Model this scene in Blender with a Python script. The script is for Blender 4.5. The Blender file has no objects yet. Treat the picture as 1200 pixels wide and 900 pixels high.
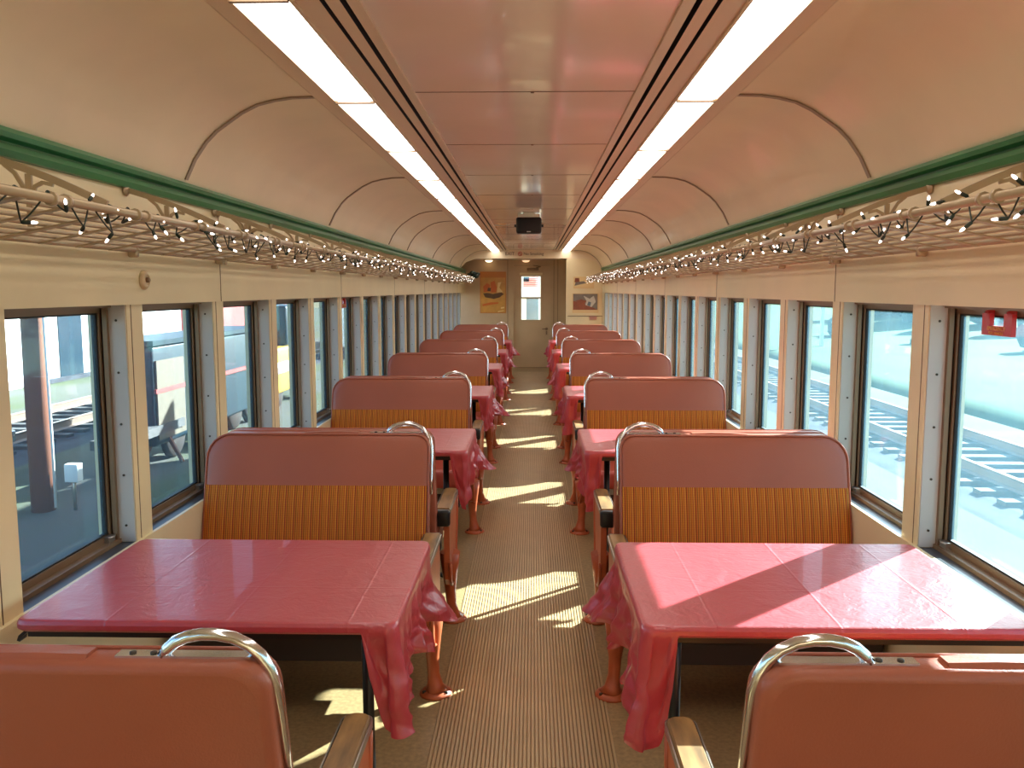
import bpy, math, random
from mathutils import Vector, noise
PI = math.pi
C = bpy.context.scene.collection

# ------------------------------------------------------------------ helpers
def lin(r, g, b):
    f = lambda c: (c/255)/12.92 if c/255 <= 0.04045 else ((c/255+0.055)/1.055)**2.4
    return (f(r), f(g), f(b), 1.0)

class MB:
    """collects faces; build() links them as one mesh object"""
    def __init__(s): s.v = []; s.f = []; s.m = []; s.s = []
    def add(s, vs, fs, m=0, smooth=False):
        o = len(s.v); s.v += [tuple(p) for p in vs]
        for f in fs: s.f.append([i+o for i in f]); s.m.append(m); s.s.append(smooth)
    def box(s, x0, x1, y0, y1, z0, z1, m=0):
        vs = [(x, y, z) for z in (z0, z1) for y in (y0, y1) for x in (x0, x1)]
        s.add(vs, [(0,2,3,1),(4,5,7,6),(0,1,5,4),(2,6,7,3),(0,4,6,2),(1,3,7,5)], m)
    def rbox(s, x0, x1, y0, y1, z0, z1, r, m=0, n=3):
        """box rounded on every edge"""
        loops = []
        def ring(ins, z):
            pts = []
            rr = max(r-ins, 1e-4)
            for cx, cy, a0 in ((x1-r, y1-r, 0), (x0+r, y1-r, 90), (x0+r, y0+r, 180), (x1-r, y0+r, 270)):
                for k in range(n+1):
                    a = math.radians(a0+90*k/n); pts.append((cx+rr*math.cos(a), cy+rr*math.sin(a), z))
            return pts
        for k in range(n+1):
            a = PI/2*k/n; loops.append(ring(r*(1-math.sin(a)), z0+r*(1-math.cos(a))))
        for k in range(n+1):
            a = PI/2*k/n; loops.append(ring(r*(1-math.cos(a)), z1-r*(1-math.sin(a))))
        s.loft(loops, m, True, True)
    def loft(s, loops, m=0, smooth=True, caps=True, closed=True):
        n = len(loops[0]); vs = [p for l in loops for p in l]; fs = []
        for i in range(len(loops)-1):
            for j in range(n if closed else n-1):
                k = (j+1) % n
                fs.append((i*n+j, i*n+k, (i+1)*n+k, (i+1)*n+j))
        s.add(vs, fs, m, smooth)
        if caps:
            o = len(s.v)-len(vs)
            s.f.append([o+i for i in range(n)][::-1]); s.m.append(m); s.s.append(False)
            s.f.append([o+(len(loops)-1)*n+i for i in range(n)]); s.m.append(m); s.s.append(False)
    def tube(s, pts, r, m=0, n=8, caps=True):
        pts = [Vector(p) for p in pts]; loops = []
        up = None
        for i, p in enumerate(pts):
            a = pts[max(i-1, 0)]; b = pts[min(i+1, len(pts)-1)]
            t = (b-a).normalized()
            if up is None: up = Vector((0,0,1)) if abs(t.z) < .9 else Vector((1,0,0))
            e1 = (up - t*up.dot(t)).normalized(); e2 = t.cross(e1); up = e1
            rr = r[i] if isinstance(r, (list, tuple)) else r
            loops.append([p+e1*rr*math.cos(2*PI*k/n)+e2*rr*math.sin(2*PI*k/n) for k in range(n)])
        s.loft(loops, m, True, caps)
    def flatbar(s, pts, w, t, side, m=0):
        """flat strip along pts; 'side' = width direction"""
        pts = [Vector(p) for p in pts]; sd = Vector(side).normalized(); loops = []
        for i, p in enumerate(pts):
            d = (pts[min(i+1, len(pts)-1)]-pts[max(i-1, 0)]).normalized(); nn = d.cross(sd).normalized()
            loops.append([p+sd*w/2+nn*t/2, p+sd*w/2-nn*t/2, p-sd*w/2-nn*t/2, p-sd*w/2+nn*t/2])
        s.loft(loops, m, False, True)
    def lathe(s, prof, c, axis='z', m=0, n=20):
        loops = []
        for r, h in prof:
            l = []
            for k in range(n):
                a = 2*PI*k/n; p = (r*math.cos(a), r*math.sin(a), h)
                if axis == 'x': p = (p[2], p[0], p[1])
                if axis == 'y': p = (p[0], p[2], -p[1]) if False else (p[1], p[2], p[0])
                l.append((c[0]+p[0], c[1]+p[1], c[2]+p[2]))
            loops.append(l)
        s.loft(loops, m, True, True)
    def prism(s, poly, axis, a0, a1, m=0, smooth=False):
        """extrude 2-D polygon along axis; poly coords are the two other axes in order"""
        def P(p, a):
            return {'x': (a, p[0], p[1]), 'y': (p[0], a, p[1]), 'z': (p[0], p[1], a)}[axis]
        s.loft([[P(p, a0) for p in poly], [P(p, a1) for p in poly]], m, smooth, True)
    def sheet(s, prof, y0, y1, mats, smooth=False):
        """open profile (x,z) swept along y"""
        n = len(prof); vs = [(x, y0, z) for x, z in prof]+[(x, y1, z) for x, z in prof]
        o = len(s.v); s.v += vs
        for i in range(n-1):
            s.f.append([o+i, o+i+1, o+n+i+1, o+n+i]); s.m.append(mats[i] if isinstance(mats, (list, tuple)) else mats); s.s.append(smooth)
    def map(s, fn):
        s.v = [fn(*p) for p in s.v]; return s
    def build(s, name, mats, parent=None, fix=True, loc=None):
        import bmesh
        me = bpy.data.meshes.new(name)
        me.from_pydata(s.v, [], s.f)
        for mt in (mats if isinstance(mats, (list, tuple)) else [mats]): me.materials.append(mt)
        me.polygons.foreach_set('material_index', s.m)
        me.polygons.foreach_set('use_smooth', s.s)
        if fix:
            bm = bmesh.new(); bm.from_mesh(me)
            bmesh.ops.recalc_face_normals(bm, faces=bm.faces); bm.to_mesh(me); bm.free()
        me.update()
        o = bpy.data.objects.new(name, me); C.objects.link(o)
        if parent is not None: o.parent = parent
        if loc: o.location = loc
        return o

def tag(o, label, cat, group=None, kind=None):
    o['label'] = label; o['category'] = cat
    if group: o['group'] = group
    if kind: o['kind'] = kind
    return o
def thing(name, label, cat, loc=(0,0,0), group=None):
    o = bpy.data.objects.new(name, None); C.objects.link(o); o.empty_display_size = .1
    o.location = loc
    return tag(o, label, cat, group)
def struct(o, label=None):
    o['kind'] = 'structure'
    if label: o['label'] = label
    return o
def copy_tree(root, loc, label):
    r = root.copy(); C.objects.link(r); r.location = loc; r['label'] = label
    for ch in list(root.children):
        c = ch.copy(); C.objects.link(c); c.parent = r
        for g in list(ch.children):
            d = g.copy(); C.objects.link(d); d.parent = c
    return r
ORD = ['first', 'second', 'third', 'fourth', 'fifth', 'sixth', 'seventh', 'eighth', 'ninth', 'tenth', 'eleventh', 'twelfth', 'thirteenth', 'fourteenth', 'fifteenth', 'sixteenth']
SIDE = {-1: 'rail-yard side', 1: 'green-field side'}

# ------------------------------------------------------------------ materials
def mat(name, col, rough=.5, metal=0., spec=.5, coat=0., var=0., vscale=8., bump=0., bscale=40., stretch=(1,1,1)):
    m = bpy.data.materials.new(name); m.use_nodes = True
    nt = m.node_tree; b = nt.nodes['Principled BSDF']
    b.inputs['Base Color'].default_value = col
    b.inputs['Roughness'].default_value = rough; b.inputs['Metallic'].default_value = metal
    b.inputs['Specular IOR Level'].default_value = spec; b.inputs['Coat Weight'].default_value = coat
    if var or bump:
        tc = nt.nodes.new('ShaderNodeTexCoord'); mp = nt.nodes.new('ShaderNodeMapping')
        mp.inputs['Scale'].default_value = stretch
        nt.links.new(tc.outputs['Object'], mp.inputs['Vector'])
    if var:
        n = nt.nodes.new('ShaderNodeTexNoise'); n.inputs['Scale'].default_value = vscale; n.inputs['Detail'].default_value = 5
        nt.links.new(mp.outputs[0], n.inputs['Vector'])
        r = nt.nodes.new('ShaderNodeMapRange'); r.inputs['From Min'].default_value = .3; r.inputs['From Max'].default_value = .7
        r.inputs['To Min'].default_value = 1-var; r.inputs['To Max'].default_value = 1+var
        nt.links.new(n.outputs['Fac'], r.inputs['Value'])
        mx = nt.nodes.new('ShaderNodeVectorMath'); mx.operation = 'SCALE'; mx.inputs[0].default_value = col[:3]
        nt.links.new(r.outputs[0], mx.inputs['Scale']); nt.links.new(mx.outputs[0], b.inputs['Base Color'])
    if bump:
        n2 = nt.nodes.new('ShaderNodeTexNoise'); n2.inputs['Scale'].default_value = bscale; n2.inputs['Detail'].default_value = 3
        nt.links.new(mp.outputs[0], n2.inputs['Vector'])
        bp = nt.nodes.new('ShaderNodeBump'); bp.inputs['Strength'].default_value = bump; bp.inputs['Distance'].default_value = .01
        nt.links.new(n2.outputs['Fac'], bp.inputs['Height']); nt.links.new(bp.outputs[0], b.inputs['Normal'])
    return m

def emit(name, col, strength, sample=True):
    m = bpy.data.materials.new(name); m.use_nodes = True
    b = m.node_tree.nodes['Principled BSDF']
    b.inputs['Base Color'].default_value = (.9, .88, .82, 1)
    b.inputs['Emission Color'].default_value = col; b.inputs['Emission Strength'].default_value = strength
    if not sample: m.cycles.emission_sampling = 'NONE'
    return m

M = {}
M['wall'] = mat('cream_wall_paint', lin(228, 212, 170), .35, var=.04, vscale=3)
M['cove'] = mat('cream_cove_paint', lin(230, 212, 178), .28, coat=.15, var=.05, vscale=2.5)
M['ceil'] = mat('glossy_ceiling_paint', lin(228, 210, 190), .12, coat=.2, var=.04, vscale=2)
M['trimgrey'] = mat('beige_light_housing_paint', lin(214, 190, 156), .3)
M['slot'] = mat('dark_vent_slot', lin(30, 22, 18), .8)
M['seam'] = mat('dark_seam', lin(105, 80, 60), .7)
M['rib'] = mat('grey_ceiling_rib', lin(150, 130, 108), .45)
M['green'] = mat('green_rail_paint', lin(44, 112, 62), .3, var=.2, vscale=10, stretch=(1,.2,1))
M['jamb'] = mat('pale_grey_jamb_paint', lin(186, 184, 178), .4)
M['sash'] = mat('brown_sash_metal', lin(132, 108, 82), .4, metal=.25)
M['gasket'] = mat('black_gasket', lin(24, 22, 22), .6)
M['silltop'] = mat('dark_sill_paint', lin(62, 66, 72), .3)
M['screw'] = mat('dark_screw', lin(70, 60, 50), .4, metal=.6)
M['vinyl'] = mat('reddish_brown_vinyl', lin(160, 85, 60), .38, var=.06, vscale=3, bump=.08, bscale=220)
M['vinylseat'] = mat('red_seat_vinyl', lin(178, 74, 60), .4, bump=.08, bscale=220)
M['chrome'] = mat('chrome', lin(226, 228, 232), .16, metal=1.)
M['worn'] = mat('worn_aluminium_edge', lin(175, 170, 160), .35, metal=.9)
M['armwood'] = mat('worn_arm_wood', lin(140, 104, 60), .45, var=.45, vscale=30, stretch=(1,.2,1))
M['black'] = mat('black_paint', lin(22, 24, 24), .35)
M['basedark'] = mat('dark_seat_base', lin(48, 36, 30), .6)
M['orange'] = mat('orange_brown_paint', lin(182, 92, 54), .35, var=.12, vscale=14)
M['speaker'] = mat('black_plastic', lin(20, 18, 18), .6)
M['silver'] = mat('brushed_silver', lin(200, 198, 192), .3, metal=.8)
M['endwall'] = mat('grey_beige_end_paint', lin(196, 168, 132), .35, var=.06, vscale=3)
M['rackmetal'] = mat('bronze_rack_metal', lin(176, 156, 126), .38, metal=.3)
M['cordgreen'] = mat('dark_green_cord', lin(28, 42, 30), .5)
M['red'] = mat('red_handle_paint', lin(190, 22, 20), .35)
M['yellowtext'] = mat('pale_yellow_lettering', lin(230, 170, 90), .5)
M['bellw'] = mat('cream_bell_ceramic', lin(205, 182, 140), .3)
M['textdark'] = mat('dark_lettering', lin(70, 45, 30), .6)
M['lamp'] = emit('warm_light_diffuser', (1, .94, .86, 1), 6.2)
M['dome'] = emit('warm_dome_lamp', (1, .78, .5, 1), 3.0)
M['dome2'] = emit('dim_dome_lamp', (1, .6, .32, 1), 1.0)
M['bulb'] = emit('tiny_white_bulb', (1, .86, .78, 1), 3.5, sample=False)

def fabric():
    m = mat('striped_orange_fabric', lin(190, 105, 25), .85, spec=.2)
    nt = m.node_tree; b = nt.nodes['Principled BSDF']
    tc = nt.nodes.new('ShaderNodeTexCoord'); sp = nt.nodes.new('ShaderNodeSeparateXYZ')
    nt.links.new(tc.outputs['Object'], sp.inputs[0])
    def math_(op, a, bb=None):
        n = nt.nodes.new('ShaderNodeMath'); n.operation = op
        for i, x in enumerate((a, bb)):
            if x is None: continue
            if isinstance(x, (int, float)): n.inputs[i].default_value = x
            else: nt.links.new(x, n.inputs[i])
        return n.outputs[0]
    fx = math_('FRACT', math_('MULTIPLY', sp.outputs['X'], 1/.036))
    fz = math_('FRACT', math_('MULTIPLY', sp.outputs['Z'], 1/.009))
    cr = nt.nodes.new('ShaderNodeValToRGB'); nt.links.new(fx, cr.inputs[0])
    cr.color_ramp.interpolation = 'CONSTANT'
    el = cr.color_ramp.elements
    seq = [(0, (198,120,40)), (.18, (150,60,34)), (.27, (208,134,48)), (.44, (140,48,34)), (.55, (194,112,40)), (.7, (118,66,28)), (.80, (204,128,46)), (.93, (150,60,36))]
    el[0].position = 0; el[0].color = lin(*seq[0][1]); el[1].position = seq[1][0]; el[1].color = lin(*seq[1][1])
    for p, c in seq[2:]:
        e = el.new(p); e.color = lin(*c)
    dash = math_('ADD', math_('MULTIPLY', math_('GREATER_THAN', fz, .5), .10), .92)
    mx = nt.nodes.new('ShaderNodeVectorMath'); mx.operation = 'SCALE'
    nt.links.new(cr.outputs[0], mx.inputs[0]); nt.links.new(dash, mx.inputs['Scale'])
    nt.links.new(mx.outputs[0], b.inputs['Base Color'])
    bp = nt.nodes.new('ShaderNodeBump'); bp.inputs['Strength'].default_value = .5; bp.inputs['Distance'].default_value = .003
    nt.links.new(math_('SINE', math_('MULTIPLY', sp.outputs['X'], 2*PI/.018)), bp.inputs['Height'])
    nt.links.new(bp.outputs[0], b.inputs['Normal'])
    return m
M['fabric'] = fabric()

def cloth_mat():
    m = mat('plum_red_vinyl_cloth', lin(176, 57, 64), .38, spec=.7, coat=.2)
    nt = m.node_tree; b = nt.nodes['Principled BSDF']
    tc = nt.nodes.new('ShaderNodeTexCoord')
    n1 = nt.nodes.new('ShaderNodeTexNoise'); n1.inputs['Scale'].default_value = 9; n1.inputs['Detail'].default_value = 6; n1.inputs['Distortion'].default_value = 1.2
    nt.links.new(tc.outputs['Object'], n1.inputs['Vector'])
    n2 = nt.nodes.new('ShaderNodeTexNoise'); n2.inputs['Scale'].default_value = 26; n2.inputs['Detail'].default_value = 3; n2.inputs['Distortion'].default_value = 2.5
    nt.links.new(tc.outputs['Object'], n2.inputs['Vector'])
    nn = nt.nodes.new('ShaderNodeMath'); nn.operation = 'MULTIPLY_ADD'; nn.inputs[1].default_value = .3
    nt.links.new(n2.outputs['Fac'], nn.inputs[0]); nt.links.new(n1.outputs['Fac'], nn.inputs[2])
    sp = nt.nodes.new('ShaderNodeSeparateXYZ'); nt.links.new(tc.outputs['Object'], sp.inputs[0])
    hs = []
    for ax, per, off in (('X', .30, .12), ('Y', .36, .10)):
        a = nt.nodes.new('ShaderNodeMath'); a.operation = 'ADD'; a.inputs[1].default_value = off+10*per
        nt.links.new(sp.outputs[ax], a.inputs[0])
        p = nt.nodes.new('ShaderNodeMath'); p.operation = 'PINGPONG'; p.inputs[1].default_value = per/2
        nt.links.new(a.outputs[0], p.inputs[0])
        r = nt.nodes.new('ShaderNodeMapRange'); r.interpolation_type = 'SMOOTHSTEP'
        r.inputs['From Min'].default_value = 0; r.inputs['From Max'].default_value = .006; r.inputs['To Min'].default_value = 1; r.inputs['To Max'].default_value = 0
        nt.links.new(p.outputs[0], r.inputs['Value']); hs.append(r.outputs[0])
    s = nt.nodes.new('ShaderNodeMath'); s.operation = 'ADD'; nt.links.new(hs[0], s.inputs[0]); nt.links.new(hs[1], s.inputs[1])
    s2 = nt.nodes.new('ShaderNodeMath'); s2.operation = 'MULTIPLY_ADD'; s2.inputs[1].default_value = .16
    nt.links.new(s.outputs[0], s2.inputs[0]); nt.links.new(nn.outputs[0], s2.inputs[2])
    bp = nt.nodes.new('ShaderNodeBump'); bp.inputs['Strength'].default_value = .45; bp.inputs['Distance'].default_value = .008
    nt.links.new(s2.outputs[0], bp.inputs['Height']); nt.links.new(bp.outputs[0], b.inputs['Normal'])
    return m
M['cloth'] = cloth_mat()

def glass():
    m = bpy.data.materials.new('hazy_window_glass'); m.use_nodes = True
    nt = m.node_tree; nt.nodes.clear()
    out = nt.nodes.new('ShaderNodeOutputMaterial')
    t = nt.nodes.new('ShaderNodeBsdfTransparent'); t.inputs[0].default_value = (.82, .94, .985, 1)
    d = nt.nodes.new('ShaderNodeBsdfTranslucent'); d.inputs[0].default_value = (.36, .74, .95, 1)
    g = nt.nodes.new('ShaderNodeBsdfGlossy'); g.inputs['Roughness'].default_value = .03
    n = nt.nodes.new('ShaderNodeTexNoise'); n.inputs['Scale'].default_value = 2.2; n.inputs['Detail'].default_value = 6
    tc = nt.nodes.new('ShaderNodeTexCoord'); nt.links.new(tc.outputs['Object'], n.inputs['Vector'])
    r = nt.nodes.new('ShaderNodeMapRange'); r.inputs['From Min'].default_value = .3; r.inputs['From Max'].default_value = .7
    r.inputs['To Min'].default_value = .026; r.inputs['To Max'].default_value = .044
    nt.links.new(n.outputs['Fac'], r.inputs['Value'])
    m1 = nt.nodes.new('ShaderNodeMixShader'); m2 = nt.nodes.new('ShaderNodeMixShader')
    nt.links.new(r.outputs[0], m1.inputs[0]); nt.links.new(t.outputs[0], m1.inputs[1]); nt.links.new(d.outputs[0], m1.inputs[2])
    lw = nt.nodes.new('ShaderNodeLayerWeight'); lw.inputs[0].default_value = .5
    pw = nt.nodes.new('ShaderNodeMath'); pw.operation = 'POWER'; pw.inputs[1].default_value = 5; nt.links.new(lw.outputs['Facing'], pw.inputs[0])
    fr = nt.nodes.new('ShaderNodeMath'); fr.operation = 'MULTIPLY_ADD'; fr.inputs[1].default_value = .6; fr.inputs[2].default_value = .03; nt.links.new(pw.outputs[0], fr.inputs[0])
    nt.links.new(fr.outputs[0], m2.inputs[0]); nt.links.new(m1.outputs[0], m2.inputs[1]); nt.links.new(g.outputs[0], m2.inputs[2])
    nt.links.new(m2.outputs[0], out.inputs[0])
    return m
M['glass'] = glass()

M['floor'] = mat('speckled_brown_linoleum', lin(158, 130, 88), .4, var=.22, vscale=60, bump=.05)
M['runner'] = mat('ribbed_tan_rubber', lin(186, 156, 112), .42, var=.08, vscale=5)
M['groove'] = mat('dirt_in_rubber_grooves', lin(142, 114, 78), .8)

# ------------------------------------------------------------------ dimensions
W = 1.40                    # half width at the pillars
YB, YE = -2.6, 18.11        # rear end, end wall with the door
GS = 1.035; ZF = 1.586*(1-GS)       # size factor of everything standing on the floor; floor height
YH = 16.7                   # bulkhead and partition
WP = .824; WK0 = 3.112; PW = .125   # window pitch, far edge of a pillar, pillar width
ZS, ZT = .68, 1.535         # sill and window head
YQ = YE/GS
P = 2.2702; C0 = 3.60       # bench pair pitch and first pair beyond the near tables
TZ = .772; T0, T1 = 2.006, 2.704

def onfloor(o):
    o.location = (o.location.x*GS, o.location.y*GS, o.location.z*GS+ZF); o.scale = (GS,)*3
    return o
# ------------------------------------------------------------------ floor
b = MB()
b.box(-1.47, -.322, YB, YQ+.1, -.08, 0, 0); b.box(.322, 1.47, YB, YQ+.1, -.08, 0, 0)
nr = 46; rw = .644/nr
prof = []; ms = []
for i in range(nr):
    x = -.322+i*rw
    prof += [(x, -.002), (x+rw*.2, -.002), (x+rw*.3, .003), (x+rw*.9, .003)]; ms += [1, 2, 2, 2]
prof.append((.322, -.002)); ms[0::4] = [1]*nr
b.sheet(prof, YB, YQ-.9, ms); b.box(-.322, .322, YQ-.9, YQ+.1, -.08, .002, 0); b.box(-.322, .322, YB, YQ, -.08, -.01, 1)
struct(onfloor(b.build('floor', [M['floor'], M['groove'], M['runner']], fix=False)), 'brown floor with a ribbed tan rubber strip down the aisle')

# ------------------------------------------------------------------ side walls, sills
KS = list(range(-6, 18))
for s, nm in ((-1, 'left'), (1, 'right')):
    b = MB()
    def bx(x0, x1, y0, y1, z0, z1, m=0):
        b.box(min(s*x0, s*x1), max(s*x0, s*x1), y0, y1, z0, z1, m)
    ye = YE if s < 0 else YH
    bx(1.388, 1.54, YB, YE, -.14, ZS-.03)                      # wainscot
    bx(W-.012, 1.54, YB, YE, ZT, 1.96)                        # panel over the windows
    for k in KS:                                              # pillars
        yf = WK0+k*WP
        bx(W, 1.54, yf-PW, yf, ZS-.03, ZT)
        bx(W-.0015, W, yf-PW+.030, yf-PW+.033, ZS-.03, ZT, 1)
    if s > 0: bx(W, 1.54, WK0+16*WP-PW, YE, ZS-.03, ZT)
    for k in range(-1, 7): bx(W-.0135, W-.011, 3.88+2.47*k-.002, 3.88+2.47*k+.002, ZT, 1.95, 1)   # panel joints
    struct(b.build('wall_'+nm, [M['wall'], M['seam']]), 'cream painted side wall with narrow pillars between the windows')
    b = MB(); b.box(min(s*1.30, s*1.386), max(s*1.30, s*1.386), YB, ye, ZF, .16)
    struct(b.build('baseboard_'+nm, M['wall']), 'boxed heater duct along the floor')
    b = MB()
    bx2 = lambda x0, x1, y0, y1, z0, z1, m=0: b.box(min(s*x0, s*x1), max(s*x0, s*x1), y0, y1, z0, z1, m)
    bx2(1.388, 1.535, YB, ye, ZS-.03, ZS-.003, 0); bx2(1.3865, 1.400, YB, ye, ZS-.045, ZS+.003, 1)
    struct(b.build('trim_%d' % (1 if s < 0 else 2), [M['silltop'], M['wall']]), 'long window sill with dark top and cream nosing')
    # green rail where wall meets cove
    b = MB()
    prof = [(1.41, 1.935), (1.372, 1.940), (1.364, 1.958), (1.372, 1.974), (1.386, 1.978), (1.386, 1.984), (1.362, 1.990), (1.356, 2.003), (1.364, 2.016), (1.384, 2.024), (1.41, 2.024)]
    b.prism([(s*x, z) for x, z in prof], 'y', YB, YE if s < 0 else YH)
    struct(b.build('trim_%d' % (3 if s < 0 else 4), M['green']), 'dark green moulding along the top of the side wall')

# ------------------------------------------------------------------ windows
def make_window(s):
    """opening of length WP-PW starting at local y=0 (far edge of the nearer pillar)"""
    L = WP-PW
    w = bpy.data.objects.new('window_1', None); C.objects.link(w); w['kind'] = 'structure'
    def bx(b, x0, x1, y0, y1, z0, z1, m=0): b.box(min(s*x0, s*x1), max(s*x0, s*x1), y0, y1, z0, z1, m)
    b = MB()                                                   # pale stop strips with screws, both ends
    bx(b, W+.004, W+.062, L-.006, L+.002, ZS, ZT); bx(b, W+.004, W+.062, -.002, .006, ZS, ZT)
    for q in range(5):
        z = ZS+.06+q*.185
        b.lathe([(.0045, -.003), (.0045, 0)], (s*(W+.035), L-.006, z), 'y', 1, 8)
    b.build('jamb_strip', [M['jamb'], M['screw']], w)
    b = MB()                                                   # brown sash channels with a dark groove
    for ya, yb in ((L-.022, L), (0, .022)):
        bx(b, W+.062, W+.078, ya, yb, ZS, ZT); bx(b, W+.084, W+.10, ya, yb, ZS, ZT)
        bx(b, W+.078, W+.084, ya+.012 if ya > .1 else ya, yb if ya > .1 else yb-.012, ZS, ZT, 1)
    bx(b, W+.05, W+.10, 0, L, ZT-.010, ZT)
    bx(b, W+.055, W+.10, 0, L, ZS-.004, ZS+.012)
    b.build('sash_channel', [M['sash'], M['gasket']], w)
    b = MB()                                                   # the sash itself
    bx(b, W+.084, W+.112, .012, L-.012, ZS+.008, ZS+.034)
    bx(b, W+.084, W+.112, .012, L-.012, ZT-.028, ZT-.008)
    bx(b, W+.084, W+.112, .012, .034, ZS+.034, ZT-.028); bx(b, W+.084, W+.112, L-.034, L-.012, ZS+.034, ZT-.028)
    f = b.build('window_frame', M['sash'], w)
    b = MB()
    bx(b, W+.09, W+.106, .034, .042, ZS+.034, ZT-.028); bx(b, W+.09, W+.106, L-.042, L-.034, ZS+.034, ZT-.028)
    bx(b, W+.09, W+.106, .034, L-.034, ZT-.034, ZT-.028); bx(b, W+.09, W+.106, .034, L-.034, ZS+.034, ZS+.040)
    b.build('gasket', M['gasket'], f)
    b = MB(); bx(b, W+.096, W+.1, .036, L-.036, ZS+.036, ZT-.029)
    b.build('window_pane', M['glass'], w)
    b = MB(); bx(b, W+.066, W+.086, L-.075, L-.03, ZS+.012, ZS+.034)
    b.tube([(s*(W+.07), L-.075, ZS+.03), (s*(W+.062), L-.05, ZS+.03), (s*(W+.07), L-.028, ZS+.03)], .005)
    b.build('sash_latch', M['worn'], w)
    return w
wn = 1
for s in (-1, 1):
    proto = make_window(s); first = True
    for k in KS[:-1]:
        if s > 0 and k > 15: continue
        y = WK0+k*WP
        if y+WP > YE: continue
        if first: w = proto; w.location = (0, y, 0); first = False
        else: w = copy_tree(proto, (0, y, 0), '')
        w['label'] = 'narrow window looking out on the %s' % ('rail yard' if s < 0 else 'green field')
        w.name = 'window_%d' % wn; wn += 1

# ------------------------------------------------------------------ ceiling
b = MB()
cove = [(1.41, 1.99), (1.385, 2.0), (1.364, 2.03), (1.325, 2.11), (1.276, 2.178), (1.235, 2.218), (1.188, 2.251), (1.13, 2.29), (1.066, 2.321), (1.0, 2.337), (.93, 2.347), (.835, 2.350)]
for s in (-1, 1):
    b.sheet([(s*x, z) for x, z in cove], YB, YH, 0, True)
    b.sheet([(s*x, z) for x, z in [(.835, 2.350), (.835, 2.344), (.826, 2.341), (.764, 2.346), (.764, 2.40), (.604, 2.40), (.604, 2.346), (.535, 2.350)]], YB, YH, 1)
    b.sheet([(s*x, z) for x, z in [(.535, 2.350), (.533, 2.375), (.523, 2.375), (.521, 2.350), (.483, 2.352), (.482, 2.38), (.468, 2.38), (.467, 2.354), (.432, 2.352), (.432, 2.362)]], YB, YH, [2, 2, 2, 1, 2, 2, 2, 1, 1])
b.sheet([(-.432, 2.362), (.432, 2.362)], YB, YH, 3)
for k in range(-4, 11):
    y = 3.461+1.22*k
    b.box(-.432, .432, y-.0025, y+.0025, 2.3605, 2.364, 4)
    b.lathe([(.007, -.004), (.007, .001)], (.03, y+.004, 2.3615), 'z', 4, 8)
struct(b.build('ceiling', [M['cove'], M['trimgrey'], M['slot'], M['ceil'], M['seam']], fix=False), 'curved cream ceiling with a glossy flat middle panel')
tn = 5
for s in (-1, 1):
    for y in (-1.42, 1.02, 3.47, 5.91, 8.35, 9.57, 12.0, 14.44, 16.6):
        b = MB()
        pts = [Vector((s*(x-.003), y, z-.003)) for x, z in cove[2:]]
        b.flatbar(pts, .026, .005, (0, 1, 0))
        struct(b.build('trim_%d' % tn, M['rib']), 'thin curved rib across the ceiling cove'); tn += 1

# outer shell of the coach (keeps daylight out of the ceiling)
b = MB()
pts = []
for k in range(25):
    a = PI*k/24; pts.append((1.56*math.cos(a), 1.95+.75*math.sin(a)))
b.sheet(pts, YB-.05, YE+.05, 0, True)
for y in (YB-.05, YE+.05):
    o = len(b.v); b.v += [(x, y, z) for x, z in pts]; b.f.append(list(range(o, o+25))); b.m.append(0); b.s.append(False)
b.box(-1.56, 1.56, YB-.05, YE+.05, -.36, -.15)
struct(b.build('roof', M['slot'], fix=False), 'outer roof shell of the coach')
b = MB(); b.box(-1.55, 1.55, YB-.1, YB, -.14, 2.6)
struct(b.build('wall_back', M['endwall']), 'plain wall at the camera end of the coach')

# ------------------------------------------------------------------ ceiling light panels
def make_light(s):
    t = thing('ceiling_light', '', 'ceiling light', group='light panels in the two ceiling strips')
    b = MB(); prof = [(.606, 2.349), (.610, 2.343), (.622, 2.339), (.68, 2.337), (.746, 2.339), (.758, 2.343), (.762, 2.349)]
    b.prism([(s*x, z) for x, z in prof], 'y', .006, 1.214, 0, False)
    b.build('diffuser', M['lamp'], t)
    b = MB(); b.box(min(s*.606, s*.762), max(s*.606, s*.762), -.008, .008, 2.332, 2.350)
    b.build('divider', M['sash'], t)
    b = MB()
    for x0, x1 in ((.598, .607), (.761, .770)): b.box(min(s*x0, s*x1), max(s*x0, s*x1), -.006, 1.214, 2.338, 2.350)
    b.build('lens_frame', M['trimgrey'], t)
    return t
for s in (-1, 1):
    pr = make_light(s); first = True
    ys = [3.525+1.22*k for k in range(-4, 11)]
    for i, y in enumerate(ys):
        n = len(ys)-1-i
        lab = 'glowing white ceiling light panel, %s strip, %s from the end door' % (SIDE[s], ORD[n])
        if n == 0: lab = 'glowing white ceiling light panel ending the %s strip at the bulkhead' % SIDE[s]
        if first: pr.location = (0, y, 0); pr['label'] = lab; first = False
        else: copy_tree(pr, (0, y, 0), lab)

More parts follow.
